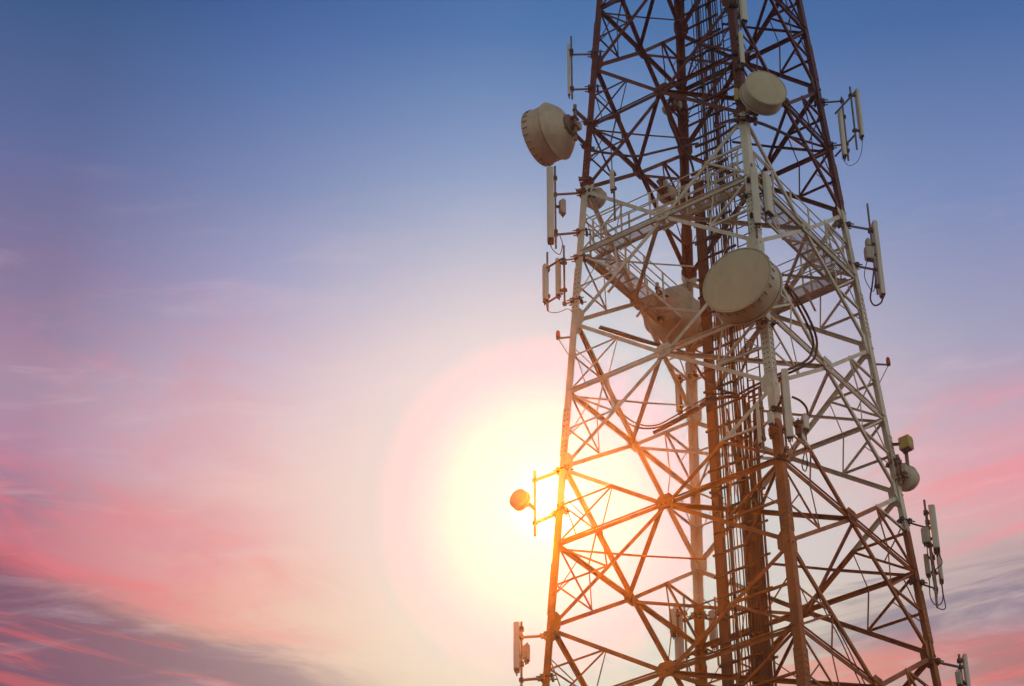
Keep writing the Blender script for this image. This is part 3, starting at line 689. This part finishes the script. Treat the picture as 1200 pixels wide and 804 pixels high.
sky = mixc(mr(az, -20.5, -14, kind='LINEAR'), cA, cB); sky = mixc(mr(az, -14, -7.5, kind='LINEAR'), sky, cC); sky = mixc(mr(az, -6., 8., kind='SMOOTHSTEP'), sky, cD)
# cloud layers (by direction in the sky)
st1 = noise(.2, 1.1, 7, 1., 8, .62, 9.3, .6)
st2 = noise(.24, .8, -9, 1., 9, .6, 2.7, .6)
st3 = noise(.35, 1.3, -8, 1., 9, .65, 5.5, .7)
# violet bank low on the left, its upper edge falling to the right
edge_ = mt('ADD', mt('MULTIPLY', mt('POWER', mt('MAXIMUM', mt('DIVIDE', mt('SUBTRACT', -9.5, az), 11.8), 0.), 1.5), 2.0), 28.2)
bank = mr(mt('ADD', mt('SUBTRACT', edge_, el), mt('MULTIPLY', mt('SUBTRACT', st3, .5), 1.5)), -.25, .6)
bank = mt('MULTIPLY', bank, mr(az, -13., -9., 1, 0))
pinkb = mt('MULTIPLY', mr(st2, .36, .66), mt('MULTIPLY', mr(mt('SUBTRACT', el, edge_), -.3, .7), mr(mt('SUBTRACT', el, edge_), 3.6, .8)))
pinkb = mt('MULTIPLY', pinkb, mr(az, -14., -9.5, 1, 0))
sky = mixc(mt('MULTIPLY', pinkb, .95), sky, lin((240, 116, 126)))
pk2 = mt('MULTIPLY', mt('MULTIPLY', mr(noise(.26, .55, -6, 1., 9, .6, 12.7, .6), .45, .66), mr(az, -11., -16, 0, 1)), mt('MULTIPLY', mr(el, 38.5, 35), mr(el, 29, 31)))
sky = mixc(mt('MULTIPLY', mt('MULTIPLY', pk2, .42), mr(az, -21.5, -18, .4, 1)), sky, lin((216, 132, 154)))
sky = mixc(mt('MULTIPLY', bank, .9), sky, lin((128, 90, 114)))
emb = mt('MULTIPLY', mt('MULTIPLY', mr(noise(.2, 2.4, -9, 1., 8, .62, 8.2, .5), .5, .66), bank), mr(el, 29.6, 28.6))
sky = mixc(mt('MULTIPLY', emb, .5), sky, lin((226, 104, 104)))
gap = mt('MULTIPLY', mt('MULTIPLY', mr(az, -3., 1.), mr(az, 6., 3.)), mt('MULTIPLY', mr(el, 35., 32.5), mr(el, 29.3, 30.8)))
sky = mixc(mt('MULTIPLY', gap, .6), sky, lin((196, 196, 206)))
# right side: pink streaks rising to the right, violet patches, coral streaks at the bottom
rp = mt('MULTIPLY', mt('MULTIPLY', mr(noise(.16, .9, 16, 1., 9, .58, 4.4, .6), .44, .62), mr(az, 1.5, 6.)), mt('MULTIPLY', mr(el, 35., 33.2), mr(el, 30.0, 31.2)))
sky = mixc(mt('MULTIPLY', rp, .8), sky, lin((242, 148, 158)))
rv = mt('MULTIPLY', mt('MULTIPLY', mr(noise(.18, 1.3, 8, 1., 9, .6, 1.2, .7), .44, .6), mr(az, -2., 3.5)), mt('MULTIPLY', mr(el, 30.8, 29.9), mr(el, 28.0, 28.7)))
sky = mixc(mt('MULTIPLY', rv, .75), sky, lin((128, 112, 140)))
rc = mt('MULTIPLY', mt('MULTIPLY', mr(noise(.15, 2.6, 9, 1., 8, .6, 7.7, .5), .42, .6), mr(az, -4., 1.)), mr(el, 29.0, 28.0))
sky = mixc(mt('MULTIPLY', rc, .62), sky, lin((232, 112, 108)))
# pale wisps
wsp = mt('MULTIPLY', mr(st1, .5, .75), mr(el, 42, 33, 0, .28))
sky = mixc(wsp, sky, lin((236, 206, 214)))
# the far (eastern) half of the sky and the low sky behind the camera: dull warm dusk
back = mixc(mr(el, 8, 66), mixc(mr(az, 20, 110, kind='LINEAR'), lin((178, 180, 162)), lin((236, 234, 216))), lin((84, 94, 108)))
front = mr(mt('ABSOLUTE', mt('ADD', az, 6.)), 38, 85, 1, 0)
sky = mixc(front, back, sky)
# the sun's aureole and disc
dot = N.new('ShaderNodeVectorMath'); dot.operation = 'DOT_PRODUCT'; Lk.new(tc.outputs['Generated'], dot.inputs[0]); dot.inputs[1].default_value = SD
th = mt('MULTIPLY', mt('ARCCOSINE', mt('MINIMUM', dot.outputs['Value'], .9999999)), 180 / math.pi)
g2 = mt('EXPONENT', mt('MULTIPLY', mt('MULTIPLY', th, th), -1 / (2 * 2.6 ** 2)))
g3 = mt('EXPONENT', mt('MULTIPLY', mt('MULTIPLY', th, th), -1 / (2 * 4.9 ** 2)))
sky = mixc(mt('MULTIPLY', g3, .72), sky, lin((255, 234, 208)))
sky = mixc(mt('MULTIPLY', g2, .85), sky, lin((255, 240, 246)))
# the lit air in front of the sky adds its own light: leave that share out of the sky itself
hg = mt('DIVIDE', (1 - G_ * G_) / (4 * math.pi), mt('POWER', mt('SUBTRACT', 1 + G_ * G_, mt('MULTIPLY', dot.outputs['Value'], 2 * G_)), 1.5))
hg = mt('MULTIPLY', mt('MINIMUM', mt('MULTIPLY', hg, mt('DIVIDE', sl.energy * HAZE * (ZTOP + .6 - 1.6), mt('MAXIMUM', DZ, .2))), 3.), 1.)
sky0 = sky
sky = mixc(hg, sky, (*sl.color, 1), 'SUBTRACT')
sky = mixc(1., sky, (.017, .013, .018, 1), 'SUBTRACT')
vm = N.new('ShaderNodeVectorMath'); vm.operation = 'MAXIMUM'; Lk.new(sky, vm.inputs[0])
half_ = N.new('ShaderNodeVectorMath'); half_.operation = 'MULTIPLY'; Lk.new(sky0, half_.inputs[0]); half_.inputs[1].default_value = (.34, .12, .5)
Lk.new(half_.outputs[0], vm.inputs[1]); sky = vm.outputs[0]
g1 = mt('EXPONENT', mt('MULTIPLY', mt('MULTIPLY', th, th), -1 / (2 * .42 ** 2)))
sky = mixc(g1, sky, (1.2, 1.1, .9, 1), 'ADD')
disc = mr(th, .30, .22)
sky = mixc(disc, sky, (6., 5.6, 4.2, 1))
Lk.new(sky, bg.inputs['Color']); bg.inputs['Strength'].default_value = 1.
# physical sky as the faint general daylight under the sunset colours
ns = N.new('ShaderNodeTexSky'); ns.sky_type = 'NISHITA'; ns.sun_disc = False; ns.sun_elevation = SUN_EL; ns.sun_rotation = SUN_AZ
b2 = N.new('ShaderNodeBackground'); b2.inputs['Strength'].default_value = .0008; Lk.new(ns.outputs[0], b2.inputs['Color'])
ad_ = N.new('ShaderNodeAddShader'); Lk.new(bg.outputs[0], ad_.inputs[0]); Lk.new(b2.outputs[0], ad_.inputs[1]); Lk.new(ad_.outputs[0], wo.inputs['Surface'])

# ------------------------------------------------------------------ render settings
S.render.engine = 'CYCLES'
S.cycles.use_denoising = True
S.cycles.max_bounces = 5; S.cycles.diffuse_bounces = 3; S.cycles.volume_bounces = 0
S.cycles.volume_step_rate = 1
S.cycles.sample_clamp_indirect = 0
S.view_settings.view_transform = 'Standard'; S.view_settings.look = 'None'; S.view_settings.exposure = 0; S.view_settings.gamma = 1
S.view_settings.use_curve_mapping = False
